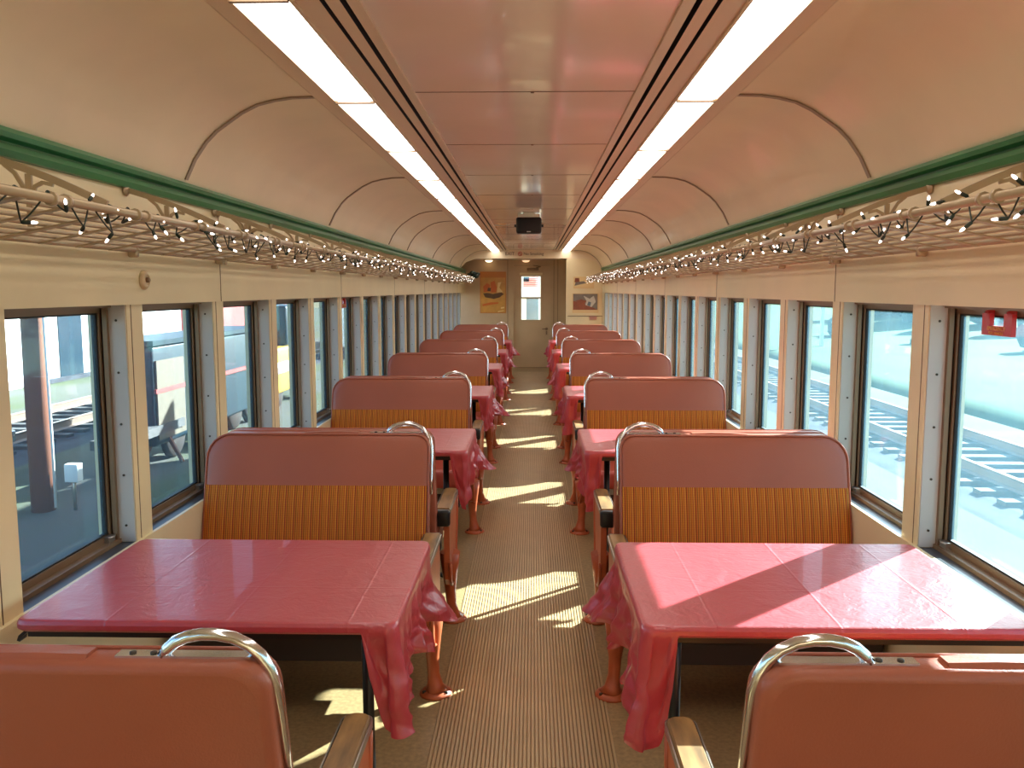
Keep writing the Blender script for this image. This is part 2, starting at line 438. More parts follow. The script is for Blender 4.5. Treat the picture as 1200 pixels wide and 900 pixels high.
# ------------------------------------------------------------------ benches
def rrect(u0, u1, z0, z1, ra, rb, rl=.02, n=6):
    """outline in (u,z): ra = top corner at u0 (aisle), rb = top corner at u1 (wall)"""
    pts = []
    for cu, cz, r, a0 in ((u1-rb, z1-rb, rb, 0), (u0+ra, z1-ra, ra, 90), (u0+rl, z0+rl, rl, 180), (u1-rl, z0+rl, rl, 270)):
        for k in range(n+1):
            a = math.radians(a0+90*k/n); pts.append((cu+r*math.cos(a), cz+r*math.sin(a)))
    return pts
ZB0, ZB1 = .36, .985
def vf(z): return .078+(ZB1-z)/(ZB1-ZB0)*.155      # front face of the back
def vr(z): return .004+(ZB1-z)/(ZB1-ZB0)*.145      # its rear face
def make_bench(side, d, lone=False):
    """u: from the car's centre line to the wall; v: from the pair's centre towards where the seat faces"""
    mp = lambda u, v, z: (side*u, d*v, z)
    t = thing('bench_seat', '', 'seat', group='vinyl benches standing back to back along the aisle')
    b = MB(); ou = rrect(.398, 1.338, ZB0, ZB1, .055, .10); cu, cz = .868, .68
    def ring(ins, vfun):
        out = []
        for u, z in ou:
            uu = u+(ins if u < cu else -ins)*min(1, abs(u-cu)/.3); zz = z+(ins if z < cz else -ins)*min(1, abs(z-cz)/.2)
            out.append((uu, vfun(zz), zz))
        return out
    loops = [ring(.02, lambda z: vr(z)), ring(.006, lambda z: vr(z)+.004), ring(0, lambda z: vr(z)+.014),
             ring(0, lambda z: vf(z)-.018), ring(.004, lambda z: vf(z)-.006), ring(.012, lambda z: vf(z)), ring(.03, lambda z: vf(z)+.003), ring(.10, lambda z: vf(z)+.005)]
    b.loft(loops, 0, True, True); b.map(mp)
    bk = b.build('backrest', M['vinyl'], t)
    b = MB(); pr = [(u, vf(z)-.004, z) for u, z in rrect(.400, 1.336, ZB0, ZB1-.002, .055, .10)]
    b.tube(pr+[pr[0]], .0045, 0, 6, False); b.map(mp); b.build('piping', M['vinyl'], bk)
    b = MB()
    u0, u1, z0, z1 = .406, 1.331, .45, .778
    nu, nz = 2, 5; loops = []
    for j in range(nz+1):
        z = z0+(z1-z0)*j/nz; bul = .010*math.sin(PI*j/nz)**.6 if 0 < j < nz else 0
        loops.append([(u0, vf(z)+.003, z), (u0+.02, vf(z)+.007+bul, z), (u1-.02, vf(z)+.007+bul, z), (u1, vf(z)+.003, z), (u1, vf(z)-.004, z), (u0, vf(z)-.004, z)])
    b.loft(loops, 0, False, True); b.map(mp); b.build('fabric_panel', M['fabric'], bk)
    # cushion
    b = MB(); b.rbox(.412, 1.335, .20, .600, .335, .455, .035); b.map(mp)
    cu_ = b.build('seat_cushion', M['vinylseat'], t)
    b = MB(); b.box(.43, 1.32, .17, .565, .21, .335); b.box(.43, 1.32, .565, .572, .30, .335, 1); b.map(mp)
    b.build('seat_base', [M['basedark'], M['worn']], t)
    # arm on the aisle side
    def arm_outline(grow=0):
        pts = []
        for k in range(9):
            a = -PI/2+PI*k/8; pts.append((.376+(.034+grow)*math.sin(a), .585+(.022+grow)*math.cos(a)))
        return pts+[(.376+.034+grow, .20), (.376-.034-grow, .20)]
    b = MB()
    ol = arm_outline(-.002)
    b.loft([[(u, v, .566) for u, v in ol], [(u, v, .590) for u, v in ol], [(.376+(u-.376)*.86, .39+(v-.39)*.985, .598) for u, v in ol]], 0, False, True); b.map(mp)
    ar = b.build('armrest', M['armwood'], t)
    b = MB(); ol = arm_outline(.003)[:10]; ol2 = [arm_outline(.003)[-1]]+ol
    for i in range(len(ol2)-1):
        (ua, va), (ub, vb) = ol2[i], ol2[i+1]
        ia, ja = .376+(ua-.376)*.9, va-.003 if va > .55 else va; ib, jb = .376+(ub-.376)*.9, vb-.003 if vb > .55 else vb
        b.loft([[(ua, va, .572), (ua, va, .5915), (ia, ja, .5915), (ia, ja, .572)], [(ub, vb, .572), (ub, vb, .5915), (ib, jb, .5915), (ib, jb, .572)]], 0, False, True)
    b.map(mp); b.build('metal_edge', M['worn'], ar)
    b = MB(); b.rbox(.340, .412, .170, .206, .515, .594, .014); b.map(mp); b.build('end_cap', M['black'], ar)
    # end panel, curved lower edge
    b = MB(); pan = [(.20, .566), (.58, .566), (.575, .50), (.55, .40), (.51, .30), (.45, .225), (.37, .195), (.29, .205), (.23, .25), (.205, .34)]
    loops = []
    for u, g in ((.352, -.012), (.346, 0), (.372, 0), (.378, -.01)):
        loops.append([(u, .39+(v-.39)*(1+g/.19), .39+(z-.39)*(1+g/.19) if z < .56 else z) for v, z in pan])
    # order the loops from the aisle inwards
    loops = [loops[0] if False else loops[1]]+[loops[2]]
    b.loft(loops, 0, False, True)
    b.tube([(.345, v, z) for v, z in pan[1:]], .007, 0, 6)
    b.map(mp); b.build('end_panel', M['orange'], t)
    # cast legs with a flange foot
    for uu in (.362, 1.24):
        b = MB()
        b.tube([(uu, .37, .34), (uu, .37, .24), (uu-.002, .372, .15), (uu-.006, .376, .08), (uu-.012, .38, .035), (uu-.016, .384, .012)], [.05, .038, .026, .024, .032, .05], 0, 12)
        b.map(mp); lg = b.build('leg', M['orange'], t)
        b = MB(); b.lathe([(.066, 0), (.064, .008), (.05, .018), (.03, .024)], (uu-.016, .384, 0), 'z', 0, 18)
        for k in range(3):
            a = 2*PI*k/3+.5; b.lathe([(.008, .008), (.008, .02), (.004, .022)], (uu-.016+.05*math.cos(a), .384+.05*math.sin(a), 0), 'z', 1, 8)
        b.map(mp); b.build('foot', [M['orange'], M['screw']], lg)
    if d < 0 or lone:
        b = MB()
        ctrl = [(.578, .040, .985), (.570, .040, .998), (.556, .039, 1.010), (.536, .038, 1.019), (.512, .038, 1.0235), (.486, .038, 1.0235), (.460, .039, 1.018), (.436, .041, 1.005), (.417, .044, .986), (.404, .048, .962), (.396, .054, .93), (.393, .066, .88), (.392, .086, .80), (.391, .102, .735)]
        b.tube(ctrl, [.0105]*11+[.0085, .007, .0055], 0, 12); b.map(mp)
        h = b.build('grab_handle', M['chrome'], t)
        b = MB(); b.box(.43, .655, .030, .056, .984, .9885)
        b.map(mp); pl = b.build('mounting_plate', M['chrome'], h)
        b = MB()
        for u in (.63, .595): b.lathe([(.006, .988), (.006, .9905), (.003, .9915)], (u, .043, 0), 'z', 0, 8)
        b.map(mp); b.build('screw', M['screw'], h)
        b = MB()                                            # patched seam on top of the back
        b.loft([[(.70, .066, .980), (.70, .060, .990), (.70, .030, .991), (.70, .024, .984)], [(.78, .069, .979), (.78, .061, .9935), (.78, .030, .993), (.78, .022, .984)],
                [(.86, .066, .979), (.86, .060, .992), (.86, .030, .992), (.86, .024, .984)], [(.93, .064, .980), (.93, .058, .987), (.93, .032, .988), (.93, .026, .984)]], 0, False, True)
        b.map(mp); b.build('seam_patch', M['vinyl'], bk)
    return t
for s in (-1, 1):
    for d in (-1, 1):
        pr = make_bench(s, d); first = True
        for n in range(-1, 6):
            r = 5-n
            if d < 0:
                lab = 'striped-front vinyl bench facing the camera, %s, %s row from end door' % (SIDE[s], ORD[r])
            else:
                lab = 'vinyl bench facing the end door, %s, behind camera-facing row %s from it' % (SIDE[s], ORD[r])
            if n < 0: continue
            y = (C0+P*n)*GS
            if first: pr.location = (0, y, ZF); pr.scale = (GS,)*3; pr['label'] = lab; first = False
            else: copy_tree(pr, (0, y, ZF), lab)
    o = make_bench(s, 1, True); o.location = (0, (C0-P-.03)*GS, ZF); o.scale = (GS,)*3
    o['label'] = 'vinyl bench at the camera with plain back and chrome handle, %s' % SIDE[s]

# ------------------------------------------------------------------ tables and cloths
def make_table(s):
    mp = lambda u, v, z: (s*u, v, z)
    t = thing('dining_table', '', 'table', group='tables between the benches')
    hl = (T1-T0)/2-.006
    b = MB(); b.rbox(.310, 1.245, -hl, hl, TZ-.026, TZ-.0035, .01); b.map(mp); b.build('tabletop', M['basedark'], t)
    b = MB(); b.box(.36, 1.24, -hl+.03, -hl+.055, TZ-.055, TZ-.026); b.box(.36, 1.24, hl-.055, hl-.03, TZ-.055, TZ-.026)
    b.box(.425, .457, -hl+.03, hl-.03, TZ-.055, TZ-.026)
    b.map(mp); b.build('apron', M['black'], t)
    b = MB(); b.tube([(.444, 0, TZ-.03), (.442, 0, .3), (.438, 0, .012)], .0165, 0, 10); b.map(mp); l = b.build('leg', M['black'], t)
    b = MB(); b.lathe([(.05, 0), (.05, .008), (.02, .016)], (.438, 0, 0), 'z', 0, 16); b.map(mp); b.build('foot', M['black'], l)
    for v in (-hl+.055, hl-.055):
        b = MB(); b.flatbar([(1.17, v, TZ-.030), (1.235, v, TZ-.032), (1.268, v, TZ-.06), (1.272, v, .70)], .03, .008, (0, 1, 0))
        b.map(mp); b.build('wall_bracket', M['black'], t)
    return t
def perim(n_side, u0, u1, v0, v1, r):
    """rounded rectangle: list of (u, v, nu, nv, s); starts at the wall, near edge, towards the aisle"""
    pts = []
    def arc(cu, cv, a0, a1, n):
        for k in range(n):
            a = math.radians(a0+(a1-a0)*k/n); pts.append((cu+r*math.cos(a), cv+r*math.sin(a), math.cos(a), math.sin(a)))
    def seg(a, b_, nu, nv, n):
        for k in range(n):
            f = k/n; pts.append((a[0]+(b_[0]-a[0])*f, a[1]+(b_[1]-a[1])*f, nu, nv))
    seg((u1-r, v0), (u0+.13, v0), 0, -1, 14)
    seg((u0+.13, v0), (u0+r, v0), 0, -1, 34)
    arc(u0+r, v0+r, 270, 180, 14)
    seg((u0, v0+r), (u0, v1-r), -1, 0, n_side)
    arc(u0+r, v1-r, 180, 90, 14)
    seg((u0+r, v1), (u0+.13, v1), 0, 1, 34)
    seg((u0+.13, v1), (u1-r, v1), 0, 1, 14)
    arc(u1-r, v1-r, 90, 0, 5)
    seg((u1, v1-r), (u1, v0+r), 1, 0, 10)
    arc(u1-r, v0+r, 0, -90, 5)
    return pts
def sstep(a, b_, x):
    t = max(0, min(1, (x-a)/(b_-a))); return t*t*(3-2*t)
def make_cloth(s, seed):
    rnd = random.Random(seed)
    hl = (T1-T0)/2; u0, u1 = .302, 1.25
    pts = perim(120, u0, u1, -hl, hl, .028)
    ph = [rnd.uniform(0, 6.28) for _ in range(6)]; earA = rnd.uniform(.9, 1.15); earB = rnd.uniform(.8, 1.1)
    NR = 22; rings = []
    # arclength
    S = [0]
    for i in range(1, len(pts)): S.append(S[-1]+math.hypot(pts[i][0]-pts[i-1][0], pts[i][1]-pts[i-1][1]))
    top = [(u, v, TZ) for u, v, _, _ in pts]
    # aisle end: a row of uneven folds, each with its own place, width and depth
    folds = []; q = -.10
    while q < 1.0:
        wd = rnd.uniform(.055, .11); folds.append((q+wd/2, wd, rnd.uniform(.5, 1.25)*(1 if rnd.random() < .8 else -.5))); q += wd*rnd.uniform(.95, 1.5)
    a0 = next(S[i] for i in range(len(pts)) if pts[i][0] < u0+.10)
    def fold(a):
        x = a-a0; v = 0
        for c, wd, am in folds:
            d = abs(x-c)/(wd*.62)
            if d < 1: v += am*(1-d)*(1-.35*d)
        return v
    for j in range(NR+1):
        t = j/NR; ring = []
        for (u, v, nu, nv), a in zip(pts, S):
            wa = sstep(u0+.088, u0+.052, u)                     # 1 on the aisle end, 0 elsewhere
            near = sstep(.15, 0, math.hypot(u-u0, v+hl)); far = sstep(.17, 0, math.hypot(u-u0, v-hl))
            aisle = sstep(u0+.04, u0+.01, u)
            drop = .030*(1-wa)+wa*(.238+.065*near*earA+.015*far*earB-.030*math.exp(-((v+.06)/.11)**2)*aisle+.016*math.sin(a*23+ph[0])+.008*math.sin(a*47+ph[1]))
            lipt = .026/drop; tf = max(0, (t-lipt)/(1-lipt)) if lipt < 1 else 0
            tt = tf**.75
            fo = fold(a)
            crump = noise.noise(Vector((a*11+seed*7.1, t*2.6+a*2, seed*3.3)))
            crump2 = abs(noise.noise(Vector((a*20+seed*2.1, t*5-a*6, seed*5.7))))
            fl = wa*tt*(-.012+.052*fo*(.55+.45*aisle)*(.5+.5*tf)+.085*far*earB*aisle*tf+.014*near)+wa*tt*(.026*crump-.030*crump2)
            lat = wa*tt*(.022*math.sin(a*45+ph[4])*tf+.020*noise.noise(Vector((a*11, t*5, seed*9.7))))
            out = .005*min(1, t/lipt*3) if lipt < 1 else .005
            if wa > .5 and aisle < .5: fl -= .020*wa*min(1, tf*5)  # under the lip of the near or far edge
            uu = u+nu*(out+fl)+lat*(-nv); vv = v+nv*(out+fl*.8)+lat*nu
            gu = wa*near*tt*.30                                  # the corner ear gathers in as it falls
            uu += (u0+.004-uu)*gu; vv += (-hl-.008-vv)*gu
            vv += aisle*far*tt*.045*tf; uu -= aisle*far*tf*tf*.03
            z = TZ-drop*t
            if wa < .02 and t > .7: uu -= nu*.012*(t-.7)/.3; vv -= nv*.012*(t-.7)/.3
            if j == 0: uu, vv, z = u, v, TZ
            ring.append((uu, vv, z))
        rings.append(ring)
    b = MB()
    b.loft(rings, 0, True, False)
    # soft top edge
    inn = [[(u-nu*w, v-nv*w, TZ+h) for u, v, nu, nv in pts] for w, h in ((0, 0), (.003, .0018), (.009, .0026))]
    b.loft(inn, 0, False, False)
    o = len(b.v); b.v += inn[-1]; b.f.append(list(range(o, o+len(pts)))); b.m.append(0); b.s.append(False)
    b.map(lambda u, v, z: (s*u, v, z))
    ob = b.build('tablecloth', M['cloth'])
    import bmesh
    bm = bmesh.new(); bm.from_mesh(ob.data); bmesh.ops.remove_doubles(bm, verts=bm.verts, dist=1e-5)
    bmesh.ops.recalc_face_normals(bm, faces=bm.faces)
    bm.to_mesh(ob.data); bm.free()
    return ob
for s in (-1, 1):
    tb = make_table(s); cl = [make_cloth(s, 11+7*k+(3 if s > 0 else 0)) for k in range(3)]
    for n in range(6):
        y = (T0+T1)/2+P*n; r = 5-n
        lab = 'narrow table under a plum-red cloth, %s, %s table from the end door' % (SIDE[s], ORD[r])
        y *= GS
        if n == 0: tb.location = (0, y, ZF); tb.scale = (GS,)*3; tb['label'] = lab
        else: copy_tree(tb, (0, y, ZF), lab)
        c = cl[n] if n < 3 else cl[n % 3].copy()
        if n >= 3: C.objects.link(c)
        c.location = (0, y, ZF); c.scale = (GS,)*3
        tag(c, 'plum-red vinyl cloth hanging towards the aisle, %s, on %s table from the end door' % (SIDE[s], ORD[r]), 'tablecloth', 'plum-red cloths on the tables')

# ------------------------------------------------------------------ luggage racks
RT = (1.05, 1.790); RW = (1.362, 1.726)
def rackz(u): return RW[1]+(RT[1]-RW[1])*(RW[0]-u)/(RW[0]-RT[0])
RL = 2.47
def make_rack(s):
    mp = lambda u, v, z: (s*u, v, z)
    t = thing('luggage_rack', '', 'luggage rack', group='metal luggage racks over the windows')
    b = MB(); b.tube([(RT[0], .01, RT[1]), (RT[0], RL-.01, RT[1])], .011, 0, 10)
    for k in range(6):
        for q in (.14+.41*k, .20+.41*k): b.tube([(RT[0], q-.006, RT[1]), (RT[0], q+.006, RT[1])], .0165, 0, 10)
    b.map(mp); b.build('front_tube', M['rackmetal'], t)
    b = MB(); b.tube([(RW[0], .01, RW[1]), (RW[0], RL-.01, RW[1])], .010, 0, 8); b.map(mp); b.build('wall_tube', M['rackmetal'], t)
    b = MB()
    for k in range(1, 7):
        u = RT[0]+(RW[0]-RT[0])*k/7; b.tube([(u, .012, rackz(u)), (u, RL-.012, rackz(u))], .0055, 0, 6)
    b.map(mp); b.build('rod_grid', M['rackmetal'], t)
    for k in range(13):
        v = .035+k*.2
        b = MB(); w = .022 if k % 2 else .03
        us = [RT[0]-.004, RT[0]+.05, 1.2, 1.32, RW[0]]
        b.flatbar([(u, v, rackz(u)-.009) for u in us], w, .004, (0, 1, 0)); b.map(mp); b.build('cross_bar', M['rackmetal'], t)
    for v in (.02, .80, 1.62, 2.45):
        b = MB()
        A = Vector((1.384, v, 1.932)); B = Vector((RT[0]-.002, v, RT[1]+.012))
        pts = [A+(B-A)*q/8+Vector((0, 0, .010*math.sin(PI*q/8))) for q in range(9)]
        b.flatbar(pts, .010, .018, (0, 1, 0))
        u = 1.245; zt = A.z+(B.z-A.z)*(1.384-u)/(1.384-1.048)
        b.flatbar([(u, v, zt), (u, v, rackz(u)-.004)], .008, .016, (0, 1, 0))
        for sg in (-1, 1):                                   # curved webs beside the stem
            b.flatbar([(u+sg*.062, v, zt+sg*.062*(.142/.336)*1-.002), (u+sg*.035, v, zt-.010+sg*.012), (u+sg*.015, v, zt-.032), (u+sg*.007, v, zt-.058)], .007, .010, (0, 1, 0))
        b.map(mp); br = b.build('bracket', M['rackmetal'], t)
        b = MB(); b.lathe([(.020, .0), (.022, .004), (.016, .010), (.006, .016)], (0, 0, 0), 'x', 0, 16)
        b.v = [(1.389-x, v+y, 1.932+z) for x, y, z in b.v]; b.map(mp); b.build('rosette', M['rackmetal'], br)
        b = MB(); b.rbox(1.352, 1.388, v-.012, v+.012, 1.700, 1.738, .008); b.map(mp); b.build('wall_clip', M['rackmetal'], br)
    return t
for s in (-1, 1):
    pr = make_rack(s)
    ks = range(-1, 6)
    for i, k in enumerate(ks):
        lab = 'bronze metal luggage rack over the windows, %s, %s section from the end door' % (SIDE[s], ORD[len(ks)-1-i])
        y = 1.37+RL*k+.0
        if y+RL > 16.72: continue
        if i == 0: pr.location = (-s*.004, y, 0); pr['label'] = lab
        else: copy_tree(pr, (-s*.004, y, 0), lab)

# ------------------------------------------------------------------ strings of fairy lights
def bulb_mesh():
    b = MB(); b.lathe([(.002, 0), (.0034, .003), (.0037, .007), (.0028, .012), (.001, .015)], (0, 0, 0), 'z', 0, 8)
    o = b.build('bulb', M['bulb']); me = o.data; bpy.data.objects.remove(o)
    b = MB(); b.lathe([(.003, -.018), (.0045, -.015), (.0048, -.003), (.0034, .001)], (0, 0, 0), 'z', 0, 8)
    o = b.build('socket', M['cordgreen']); ms = o.data; bpy.data.objects.remove(o)
    return me, ms
BM, SM = bulb_mesh()
rnd = random.Random(5)
for s in (-1, 1):
    spans = [(1.2, 4.9), (4.95, 8.65), (8.7, 12.4), (12.45, 16.0)]
    for i, (ya, yb) in enumerate(spans):
        pos = ['stretch at the camera', 'second stretch from camera', 'third stretch from camera', 'stretch by the end door'][i]
        t = thing('fairy_light_string', 'tiny white fairy lights along the rack, %s, %s' % (SIDE[s], pos), 'fairy lights', (0, 0, 0), 'fairy light strings along the racks')
        pts = []; y = ya; q = 0
        while y < yb:
            lo = q % 2
            u = RT[0]-.014+rnd.uniform(-.012, .05); z = (RT[1]+.014 if not lo else RT[1]-.012-rnd.uniform(0, .05))
            if not lo: u = RT[0]+rnd.uniform(-.004, .012)
            pts.append(Vector((s*u, y, z))); y += rnd.uniform(.035, .068); q += 1
        path = []
        for a, c in zip(pts, pts[1:]):
            for k in range(3): path.append(a.lerp(c, k/3)+Vector((0, 0, -.006*math.sin(PI*k/3))))
        path.append(pts[-1])
        b = MB(); b.tube(path, .0022, 0, 5); b.build('cord', M['cordgreen'], t)
        for j, p in enumerate(pts):
            o = bpy.data.objects.new('bulb', BM); C.objects.link(o); o.parent = t
            d = Vector((-s*rnd.uniform(-.4, .9), rnd.uniform(-.9, .9), rnd.uniform(-.8, .6))).normalized()
            o.location = p+d*.018; o.rotation_mode = 'QUATERNION'; o.rotation_quaternion = d.to_track_quat('Z', 'Y')
            k = bpy.data.objects.new('socket', SM); C.objects.link(k); k.parent = o
# dark plug cluster at the end of the string by the end wall
b = MB()
for (dx, dy, dz, r) in ((0, 0, 0, .07), (.07, .05, .03, .06), (.12, -.02, -.01, .055), (.05, -.06, .05, .05), (.15, .04, .03, .04)):
    vs = []
    for i in range(7):
        a = PI*i/6
        vs.append([(-1.15+dx+r*math.sin(a)*math.cos(2*PI*k/10)*(1+.2*math.sin(3*k+i)), 16.25+dy+r*math.sin(a)*math.sin(2*PI*k/10), 1.86+dz+r*math.cos(a)*.8) for k in range(10)])
    b.loft(vs, 0, True, True)
tag(b.build('cord_bundle', M['cordgreen']), 'dark bundle of spare cord at the far end of the rail-yard side rack', 'cord')

# ------------------------------------------------------------------ small things on the side walls
t = thing('bell_push', 'round cream bell push on the wall above the rail-yard windows', 'bell push', (-W+.012, 3.104, 1.623))
b = MB(); b.lathe([(.036, 0), (.036, .006), (.030, .013), (.019, .017), (.018, .013)], (0, 0, 0), 'x', 0, 24); b.build('base', M['bellw'], t)
b = MB(); b.lathe([(.010, .012), (.010, .021), (.006, .025)], (0, 0, 0), 'x', 0, 14); b.build('button', M['sash'], t)

def text_mesh(txt, size, name, m, parent=None, extrude=.0006):
    cu = bpy.data.curves.new('lettering', 'FONT'); cu.body = txt; cu.size = size; cu.extrude = extrude; cu.align_x = 'CENTER'; cu.align_y = 'CENTER'
    o = bpy.data.objects.new('lettering', cu); C.objects.link(o)
    dg = bpy.context.evaluated_depsgraph_get(); me = bpy.data.meshes.new_from_object(o.evaluated_get(dg))
    bpy.data.objects.remove(o); me.materials.clear(); me.materials.append(m)
    o = bpy.data.objects.new(name, me); C.objects.link(o)
    if parent: o.parent = parent
    return o
def emergency_handle(s, y, label):
    t = thing('emergency_handle', label, 'emergency handle', (s*1.472, y, 1.48))
    b = MB(); pr = [(-.085, .034), (-.085, -.034), (.085, -.034), (.085, .034), (.040, .034), (.040, -.004), (-.040, -.004), (-.040, .034)]
    pr = [(a, z) for a, z in pr]
    b.loft([[(x, a, z) for a, z in pr] for x in (-.007, .007)], 0, False, True)
    for a in (-.0625, .0625): b.tube([(0, a, .030), (s*.012, a, .040), (s*.020, a, .040)], .015, 0, 8)
    b.build('handle_body', M['red'], t)
    for txt, z, sz in (('EMERGENCY', -.013, .018), ('PULL HANDLE', -.027, .013)):
        o = text_mesh(txt, sz, 'lettering', M['yellowtext'], t)
        o.rotation_euler = (PI/2, 0, -PI/2 if s > 0 else PI/2); o.location = (-s*.0078, 0.0, z)
    return t
emergency_handle(1, 2.675, 'red two-pronged emergency handle on the window beside the sunlit table')
emergency_handle(-1, 6.78, 'small red emergency handle atop a rail-yard window')

# ------------------------------------------------------------------ speaker under the ceiling
t = thing('ceiling_speaker', 'black box speaker on a silver mount under the ceiling', 'speaker', (-.005, 8.8, 2.362))
b = MB(); b.rbox(-.128, .128, -.10, .10, -.205, -.045, .022); b.build('speaker_box', M['speaker'], t)
b = MB(); b.box(-.11, .11, -.085, .085, -.046, -.012); b.box(-.06, .06, -.05, .05, -.012, 0); b.build('mount', M['silver'], t)
b = MB()
for s in (-1, 1): b.lathe([(.014, -.012), (.014, .012)], (s*.136, 0, -.125), 'x', 0, 10)
b.build('knob', M['speaker'], t)
b = MB(); b.box(-.02, .02, -.1025, -.100, -.195, -.187); b.build('badge', M['silver'], t)

# ------------------------------------------------------------------ end of the car
# lowered bulkhead with lettering
b = MB()
prof = [(-1.40, 1.96), (-1.40, 2.7), (1.40, 2.7), (1.40, 1.96), (1.36, 2.03), (1.26, 2.13), (1.08, 2.19), (.8, 2.197), (-.8, 2.197), (-1.08, 2.19), (-1.26, 2.13), (-1.36, 2.03)]
b.prism(prof, 'y', YH, YH+.08)
struct(b.build('trim_%d' % tn, M['cove']), 'cream bulkhead across the ceiling before the end wall'); tn += 1
b = MB(); b.box(-1.40, 1.40, YH+.08, YE, 2.22, 2.26)
struct(b.build('trim_%d' % tn, M['endwall']), 'low ceiling panel behind the bulkhead'); tn += 1
o = text_mesh('EXIT', .088, 'exit_sign', M['textdark'])
o.rotation_euler = (PI/2, 0, 0); o.location = (-.405, YH-.002, 2.285); tag(o, 'dark EXIT lettering on the cream bulkhead', 'sign')
t = thing('no_smoking_sign', 'No Smoking lettering beside a red crossed circle on the bulkhead', 'sign', (0, YH-.002, 2.285))
o = text_mesh('No Smoking', .078, 'lettering', M['textdark'], t); o.rotation_euler = (PI/2, 0, 0); o.location = (.055, 0, 0)
b = MB()
pts = [(-.205+.036*math.cos(2*PI*k/24), -.001, .036*math.sin(2*PI*k/24)) for k in range(25)]
b.tube(pts, .006, 0, 6, False); b.flatbar([(-.23, -.001, .025), (-.18, -.001, -.025)], .010, .003, (.7, 0, .7))
b.box(-.226, -.186, -.0015, 0, -.005, .004, 1)
b.build('crossed_circle', [M['red'], M['textdark']], t)
# end wall with door opening
DL, DR, DT = -.345, .385, 2.09
b = MB()
b.box(-1.48, DL-.05, YQ, YQ+.1, -.08, 2.7); b.box(DR+.05, 1.48, YQ, YQ+.1, -.08, 2.7); b.box(DL-.05, DR+.05, YQ, YQ+.1, DT+.03, 2.7)
for x in (-.47, .47, .55): b.box(x-.004, x+.004, YQ-.004, YQ, 0, 2.2, 1)
b.box(-1.40, DL-.05, YQ-.012, YQ, 0, .12); b.box(DR+.05, 1.40, YQ-.012, YQ, 0, .12)
struct(onfloor(b.build('wall_front', [M['endwall'], M['seam']])), 'grey-beige end wall around the door')
b = MB(); b.box(.71, 1.386, YH+.003, YH+.06, ZF, 2.21); b.box(.69, .72, YH-.012, YH+.07, ZF, 2.19); b.box(.71, 1.40, YH-.008, YH, 1.08, 1.09, 1)
struct(b.build('wall_right_partition', [M['wall'], M['seam']]), 'cream partition holding two pictures')
b = MB()
b.box(DL-.05, DL, YQ-.02, YQ+.1, 0, DT+.03); b.box(DR, DR+.05, YQ-.02, YQ+.1, 0, DT+.03); b.box(DL, DR, YQ-.02, YQ+.1, DT, DT+.03)
struct(onfloor(b.build('trim_%d' % tn, M['endwall'])), 'door frame in the end wall'); tn += 1
door = bpy.data.objects.new('door_1', None); C.objects.link(door); struct(onfloor(door), 'beige end door with a tall two-pane window')
wl, wr, wb, wt = -.195, .205, .985, 1.865
b = MB(); y0, y1 = YQ+.01, YQ+.05
b.box(DL, wl, y0, y1, .005, DT-.005); b.box(wr, DR, y0, y1, .005, DT-.005); b.box(wl, wr, y0, y1, .005, wb); b.box(wl, wr, y0, y1, wt, DT-.005)
b.build('door_leaf', M['endwall'], door)
b = MB()
b.box(DL+.03, DR-.03, y0-.008, y0, .895, .915); b.box(DL+.06, DR-.06, y0-.006, y0, .75, .757); b.box(DL+.06, DL+.067, y0-.006, y0, .12, .75); b.box(DR-.067, DR-.06, y0-.006, y0, .12, .75); b.box(DL+.06, DR-.06, y0-.006, y0, .12, .127)
b.build('door_panel', M['endwall'], door)
b = MB()
b.box(wl-.03, wr+.03, y0-.014, y0, wt+.025, wt+.075, 1)
b.box(wl-.012, wl+.004, y0-.01, y1, wb, wt); b.box(wr-.004, wr+.012, y0-.01, y1, wb, wt); b.box(wl, wr, y0-.01, y1, 1.418, 1.446); b.box(wl-.01, wr+.01, y0-.01, y1, wb-.012, wb)
b.build('door_window_frame', [M['endwall'], M['wall']], door)
b = MB(); b.box(wl+.004, wr-.004, y0+.018, y0+.022, wb, wt); b.build('door_pane', M['glass'], door)
b = MB(); b.lathe([(.028, 0), (.028, .006)], (.325, y0, .80), 'y', 0, 14); b.v = [(x, 2*y0-y, z) for x, y, z in b.v]
b.tube([(.325, y0-.005, .80), (.325, y0-.05, .80), (.26, y0-.055, .80), (.235, y0-.055, .795)], .010, 0, 8); b.box(.31, .34, y0-.006, y0, .68, .76)
b.build('door_handle', M['sash'], door)
b = MB(); b.rbox(-.08, .16, y0-.05, y0, 1.985, 2.035, .01); b.flatbar([(.10, y0-.03, 2.035), (.2, y0-.09, 2.06), (.05, y0-.04, 2.085)], .02, .008, (0, 0, 1)); b.build('door_closer', M['sash'], door)
b = MB(); b.box(-.345, .385, YQ-.03, YQ+.05, 0, .012)
struct(onfloor(b.build('trim_%d' % tn, M['sash'])), 'metal door sill'); tn += 1
